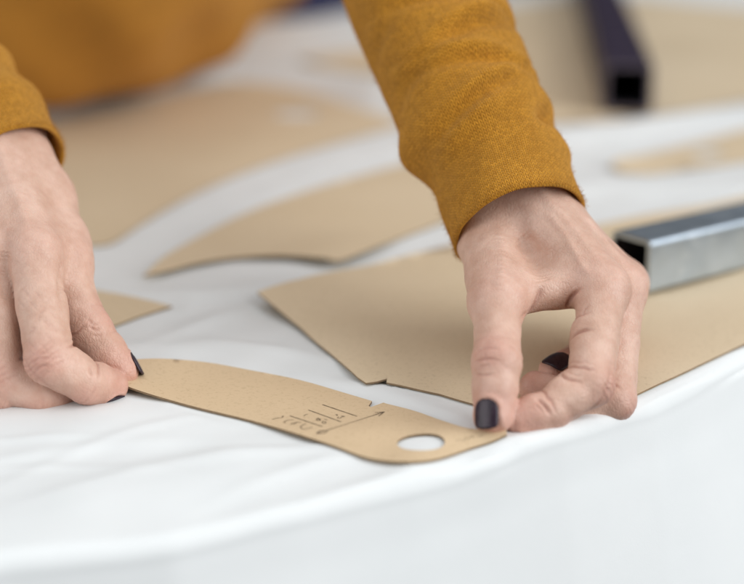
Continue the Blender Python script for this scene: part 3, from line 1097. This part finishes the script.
# ---- the hand at the left edge (the person's right hand)
lW = at(-8, 126, -0.045)
l_cmc = at(42, 200, -0.072); l_tm = at(64, 262, -0.097)
l_im = at(33, 252, -0.112); l_mm = at(-8, 259, -0.110); l_rm = at(-40, 272, -0.108); l_pm = at(-70, 288, -0.102)
LT = Finger([l_tm, at(89, 331, -0.115), at(122, 371, -0.120)], [(0.75, 0.35, 0.5), (0.75, 0.35, 0.55)], 0.95, thumb=True, nailw=0.85)
LI = Finger([l_im, at(50, 360, -0.142), at(86, 383, -0.139), at(111, 387, -0.131)], [(-0.2, -0.9, 0.5), (-0.4, -0.8, -0.45), (0.1, -0.8, -0.75)], 1.06, nailw=0.8)
LM = Finger([l_mm, at(1, 377, -0.135), at(41, 393, -0.136), at(70, 392, -0.130)], [(-0.2, -0.9, 0.5), (-0.4, -0.8, -0.5), (0, -0.6, -0.9)], 1.06, nail=False)
LR = Finger([l_rm, at(-36, 380, -0.136), at(0, 392, -0.136), at(25, 389, -0.126)], [(-0.3, -0.9, 0.5), (-0.4, -0.8, -0.5), (0, -0.6, -0.9)], 1.0, nail=False)
LP = Finger([l_pm, at(-72, 365, -0.125), at(-45, 380, -0.126), at(-22, 382, -0.12)], [(-0.3, -0.9, 0.5), (-0.4, -0.8, -0.5), (0, -0.6, -0.9)], 0.85, nail=False)
lE = at(-125, -10, 0.03)
l_palm = [
    (lerp(lW, lE, 0.6), lW, 25 * MM, 20 * MM),
    (lW, lerp(lW, l_mm, 0.3), 21 * MM, 17 * MM),
    (lerp(lW, l_im, 0.25), l_im, 14 * MM, 9.6 * MM),
    (lerp(lW, l_mm, 0.25), l_mm, 15 * MM, 9.8 * MM),
    (lerp(lW, l_rm, 0.25), l_rm, 14 * MM, 9.2 * MM),
    (lerp(lW, l_pm, 0.25), l_pm, 14 * MM, 8.6 * MM),
    (lerp(lW, l_cmc, 0.6), l_cmc, 14 * MM, 12 * MM),
    (l_cmc, l_tm, 12 * MM, 10.0 * MM),
    (at(66, 245, -0.088), at(45, 250, -0.10), 9 * MM, 9 * MM),
    (at(62, 270, -0.095), at(45, 275, -0.108), 7.5 * MM, 8 * MM),
]
LH = Hand(l_palm, [LT, LI, LM, LR, LP], 7 * MM)
LH.folds = [([(68, 398), (47, 385), (28, 367), (18, 335), (9, 300)], 0.45, 0.8), ([(6, 300), (3, 275), (6, 250)], 1.2, 2.6), ([(31, 365), (37, 360), (46, 358), (55, 361)], 0.5, 0.5), ([(34, 371), (42, 366), (52, 366)], 0.5, 0.5), ([(33, 357), (42, 353), (54, 355)], 0.3, 0.5), ([(40, 378), (47, 373), (55, 372)], 0.3, 0.5),
            ([(88, 319), (93, 324), (99, 322)], 0.4, 0.5), ([(90, 327), (96, 330), (102, 326)], 0.45, 0.5), ([(93, 336), (99, 336), (105, 332)], 0.3, 0.5), ([(92, 376), (90, 370), (92, 366)], 0.4, 0.55),
            ([(62, 262), (60, 285), (63, 305)], 0.8, 1.6)]
for k_ in range(16):      # slanting skin lines on the first bone of the index
    x0, y0 = 16 + (k_ * 13.7) % 36, 285 + (k_ * 17.3) % 62
    LH.folds.append(([(x0, y0), (x0 + 5, y0 + 4 + k_ % 3), (x0 + 10, y0 + 11)] if k_ % 3 else [(x0 + 9, y0), (x0 + 5, y0 + 5), (x0, y0 + 8)], 0.20, 0.5))
LH.tendons = [(lW, l_im, np.array([0.1, -0.75, 0.6]), 0.8, 2.4), (lW, l_mm, np.array([0, -0.75, 0.6]), 0.8, 2.4)]


def bounds(h, pad=0.014):
    pts = [np.asarray(p) for q in h.palm[1:] for p in q[:2]] + [j for f in h.fingers for j in f.J] + [h.palm[0][0]]
    pts = np.array(pts)
    return pts.min(0) - pad - 0.012, pts.max(0) + pad + 0.012


parts = []
for H in (RH, LH):
    lo, hi = bounds(H)
    parts.append(H.mesh(0.53 * MM, lo, hi))

# ---- torso and upper arms, coarse: shared by the body and, larger, by the sweater
hipc = at(228, -72, 0.96); waist = at(140, -104, 0.72); belly = at(106, -92, 0.48); chest = at(40, -76, 0.37)
neck = chest + np.array([-0.02, -0.02, 0.20])
rSh = np.array([-0.07, 0.42, 0.32]); lSh = np.array([-0.40, 0.44, 0.30])
rEl = at(388, -170, 0.12); lEl = np.array([-0.33, 0.13, 0.19])


def body_sdf(P, g=0.0):
    d = smin(rcone(P, hipc, waist, 0.135 + g, 0.110 + g), rcone(P, waist, belly, 0.110 + g, 0.105 + g), 0.05)
    d = smin(d, rcone(P, belly, chest, 0.105 + g, 0.095 + g), 0.05)
    d = smin(d, rcone(P, rSh, lSh, 0.060 + g, 0.060 + g), 0.05)
    d = smin(d, rcone(P, chest, neck, 0.09 + g, 0.05 + g * 0.4), 0.05)
    for sh, el, wr in ((rSh, rEl, rE), (lSh, lEl, lE)):
        d = smin(d, rcone(P, sh, el, 0.052 + g, 0.036 + g), 0.03)
        d = smin(d, rcone(P, el, lerp(el, wr, 0.8), 0.036 + g, 0.029 + g * 0.4), 0.02)
    return d


def body_full(P):
    d = body_sdf(P, -0.012)
    for wr, el in ((rE, rEl), (lE, lEl)):
        d = smin(d, rcone(P, el, wr, 0.026, 0.023), 0.01)
    for (a, b, ra, rb) in (r_palm[0], l_palm[0]):
        d = np.minimum(d, rcone(P, a, lerp(a, b, 0.4), ra * 0.9, ra * 0.85))
    return d


Vb, Fb = mesh_sdf(body_full, (-0.68, -0.06, -0.30), (0.20, 1.30, 0.56), 0.006)
zz = np.zeros(len(Vb))
V = np.concatenate([parts[0][0], parts[1][0], Vb])
F = np.concatenate([parts[0][1], parts[1][1] + len(parts[0][0]), Fb + len(parts[0][0]) + len(parts[1][0])])
me = mesh_np("body", V, F)
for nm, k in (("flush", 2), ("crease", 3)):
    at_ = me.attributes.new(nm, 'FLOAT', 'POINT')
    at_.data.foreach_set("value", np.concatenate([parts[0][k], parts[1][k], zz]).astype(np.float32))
person = bpy.data.objects.new("person", None)
COL.objects.link(person)
person["label"] = "person in a mustard knit sweater with dark nail polish leaning over the table"
person["category"] = "person"
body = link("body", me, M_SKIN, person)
for H in (RH, LH):
    for nv_, nf_ in H.nails():
        nm_ = mesh_np("fingernail", nv_, nf_)
        o = link("fingernail", nm_, M_NAIL, body)


# ---- sweater
def tors(P):
    g = 0.012
    g = 0.006
    d = rcone(P, lerp(hipc, waist, 0.6), waist, 0.125 + g, 0.115 + g)
    d = smin(d, rcone(P, waist, belly, 0.115 + g, 0.110 + g), 0.05)
    d = smin(d, rcone(P, belly, chest, 0.110 + g, 0.098 + g), 0.05)
    d = smin(d, rcone(P, rSh, lSh, 0.060 + g, 0.060 + g), 0.05)
    d = smin(d, rcone(P, chest, neck, 0.09 + g, 0.05), 0.05)
    d = smin(d, rcone(P, rSh, lerp(rSh, rEl, 0.9), 0.055 + g, 0.040 + g), 0.03)
    d = smin(d, rcone(P, lSh, lerp(lSh, lEl, 0.9), 0.055 + g, 0.040 + g), 0.03)
    return d + 0.005 * np.sin(P[:, 0] * 60 + P[:, 2] * 45) * np.sin(P[:, 1] * 35 + P[:, 2] * 20)


Vs, Fs = mesh_sdf(tors, (-0.75, 0.05, -0.30), (0.25, 1.35, 0.60), 0.008)
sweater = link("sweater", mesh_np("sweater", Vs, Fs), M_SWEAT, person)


def trou(P):
    d = rcone(P, hipc + np.array([0.02, 0.0, -0.32]), lerp(hipc, waist, 0.3), 0.15, 0.138)
    return d


Vt, Ft = mesh_sdf(trou, (-0.45, 0.75, -0.70), (0.40, 1.45, 0.30), 0.012)
link("trousers", mesh_np("trousers", Vt, Ft), M_DENIM, person)


def sleeve(path, radii, up, folds, name, nu=208, nv=300, flat=1.0, seed=0, tilt=0.0):
    C = catmull(path, 24)
    ls = np.concatenate([[0], np.cumsum(np.linalg.norm(np.diff(C, axis=0), axis=1))])
    tot = ls[-1]
    rs = np.array(radii, float)
    rv = np.interp(np.linspace(0, 1, len(C)), np.linspace(0, 1, len(rs)), rs)
    # concentrate rows near the cuff
    t = np.linspace(0, 1, nv) ** 1.25 * tot
    ctr = np.stack([np.interp(t, ls, C[:, k]) for k in range(3)], 1)
    r0 = np.interp(t, ls, np.interp(ls / tot, np.linspace(0, 1, len(rs)), rs))
    tan = np.gradient(ctr, axis=0); tan /= np.linalg.norm(tan, axis=1, keepdims=True)
    th = np.linspace(0, 2 * math.pi, nu + 1)
    Vv = np.zeros((nv, nu + 1, 3))
    upv = nrm(up)
    for i in range(nv):
        T = tan[i]
        n = nrm(upv - T * (upv @ T)); b = np.cross(T, n)
        s_ = t[i]
        r = np.full(nu + 1, r0[i])
        for (s0, wd, amp, th0, spread, skew) in folds:
            dth = (th - th0 + math.pi) % (2 * math.pi) - math.pi
            cen = s0 + skew * dth
            r = r + amp * np.exp(-((s_ - cen) / wd) ** 2) * np.exp(-(dth / spread) ** 2)
        q = np.stack([np.cos(th), np.sin(th), np.full_like(th, s_ * 30)], 1)
        r = r + 0.0006 * wav3(q, 0.6, 8, seed) + 0.0004 * wav3(q, 1.6, 8, seed + 1)
        fl = sstep(0.0, 0.03, s_) * (1 - 1) + 1
        sh = tilt * np.sin(th) * sstep(0.03, 0.0, s_)
        Vv[i] = ctr[i] + np.outer(np.cos(th) * r * flat, n) + np.outer(np.sin(th) * r, b) - np.outer(sh, T)
    # turned edge: thickness at the cuff
    inner = []
    for (k, dr, ds) in ((0, 0.0006, -0.0007), (0, 0.0015, -0.0006), (0, 0.0021, 0.0002), (10, 0.0022, 0), (30, 0.0022, 0)):
        c = ctr[k]
        d = Vv[k] - c
        d = d - np.outer(d @ tan[k], tan[k]) * 0
        L_ = np.linalg.norm(d, axis=1, keepdims=True)
        inner.append(c + d * (1 - dr / L_) + tan[k] * ds)
    G = np.concatenate([np.array(inner[::-1]), Vv])
    nr = len(G)
    nc = nu + 1
    vt = np.concatenate([[-0.012, -0.006, -0.0016, -0.0012, -0.0006], t])
    V_ = G.reshape(-1, 3)
    i = np.arange(nr - 1)[:, None] * nc + np.arange(nc - 1)[None]
    F_ = np.stack([i, i + 1, i + nc + 1, i + nc], -1).reshape(-1, 4)
    me = mesh_np(name, V_, F_)
    uv = me.uv_layers.new(name="UVMap")
    U_ = np.stack([np.broadcast_to(th / (2 * math.pi), (nr, nc)), np.broadcast_to((vt / 0.00145 / 134)[:, None], (nr, nc))], -1).reshape(-1, 2)
    li = np.zeros(len(me.loops), np.int32); me.loops.foreach_get("vertex_index", li)
    uv.data.foreach_set("uv", U_[li].astype(np.float32).ravel())
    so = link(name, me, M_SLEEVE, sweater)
    nf = 9000
    ii = rng.randint(0, int(nv * 0.62), nf); jj = rng.randint(0, nu, nf)
    ii[:900] = rng.randint(0, 3, 900)
    P0 = Vv[ii, jj]; rad = P0 - ctr[ii]; rad /= np.linalg.norm(rad, axis=1, keepdims=True)
    dr = rad + rng.normal(0, 0.75, (nf, 3)); dr /= np.linalg.norm(dr, axis=1, keepdims=True)
    flip = (dr * rad).sum(1) < 0.1
    dr[flip] = (dr + rad * 0.9)[flip]
    Lh = rng.uniform(0.0007, 0.0020, nf)[:, None]
    sd = np.cross(dr, rng.normal(0, 1, (nf, 3))); sd /= np.linalg.norm(sd, axis=1, keepdims=True)
    bend = rng.normal(0, 0.0003, (nf, 3))
    wd_ = 0.000035
    mid = P0 + dr * Lh * 0.5 + bend
    FV = np.stack([P0 - sd * wd_, P0 + sd * wd_, mid + sd * wd_, mid - sd * wd_, P0 + dr * Lh + bend * 0.5 + sd * wd_ * 0.5, P0 + dr * Lh + bend * 0.5 - sd * wd_ * 0.5], 1).reshape(-1, 3)
    bi = np.arange(nf)[:, None] * 6
    FF = np.concatenate([bi + np.array([[0, 1, 2, 3]]), bi + np.array([[3, 2, 4, 5]])])
    fo = link("wool_fuzz", mesh_np("wool_fuzz", FV, FF), M_SWEAT, so, kind="stuff")
    return so


PI_ = math.pi
sleeve([at(519, 226, -0.088), at(503, 186, -0.073), at(480, 130, -0.055), at(447, 55, -0.028), at(425, -5, -0.003), at(405, -70, 0.035), lerp(at(405, -70, 0.035), rEl, 0.6), rEl],
       [0.0268, 0.0280, 0.0296, 0.0312, 0.0324, 0.0335, 0.035, 0.038, 0.040, 0.042], (0, -0.3, 1),
       [(0.012, 0.012, -0.0006, 0.0, 3.0, 0.0), (0.028, 0.009, -0.0022, -1.5, 0.9, 0.0), (0.045, 0.0075, 0.0048, -1.7, 0.6, 0.002), (0.055, 0.011, 0.0018, -1.6, 0.8, 0.0),
        (0.026, 0.006, 0.0030, 1.5, 0.5, 0.0), (0.038, 0.004, -0.0052, 0.9, 0.34, 0.006), (0.046, 0.006, 0.0016, 1.4, 0.5, 0.0),
        (0.038, 0.0045, 0.0026, -0.5, 0.7, 0.010), (0.046, 0.003, -0.0028, -0.2, 0.7, 0.010), (0.053, 0.0045, 0.0034, 0.1, 0.8, 0.008),
        (0.061, 0.003, -0.0032, 0.0, 0.9, -0.006), (0.068, 0.0045, 0.0030, -0.3, 0.8, -0.007), (0.077, 0.003, -0.0028, 0.2, 0.8, 0.007), (0.084, 0.0045, 0.0032, 0.2, 0.8, 0.008),
        (0.094, 0.0035, -0.0028, -0.3, 0.8, -0.008), (0.103, 0.005, 0.0028, 0.1, 0.9, -0.006), (0.113, 0.004, -0.0022, 0.3, 0.8, 0.006), (0.13, 0.008, 0.002, 0, 1.0, 0.01),
        (0.058, 0.0022, -0.0014, 0.7, 0.5, 0.012), (0.072, 0.0022, -0.0014, -0.8, 0.5, -0.012), (0.088, 0.0022, -0.0014, 0.6, 0.5, -0.01), (0.064, 0.004, -0.002, -1.3, 0.5, 0.008), (0.090, 0.005, -0.0022, -1.3, 0.5, 0.008)],
       "sleeve", seed=1)
sleeve([at(8, 172, -0.062), at(-22, 130, -0.046), at(-58, 84, -0.025), at(-98, 30, 0.0), at(-135, -25, 0.03), lerp(at(-135, -25, 0.03), lEl, 0.6), lEl],
       [0.0255, 0.027, 0.030, 0.033, 0.036, 0.04, 0.042, 0.044], (0, -0.3, 1),
       [(0.022, 0.008, 0.0026, 0.0, 3.0, 0.001), (0.045, 0.006, 0.0024, 0.6, 1.2, 0.006), (0.07, 0.007, 0.0022, -0.4, 1.4, -0.006)],
       "sleeve", seed=4)
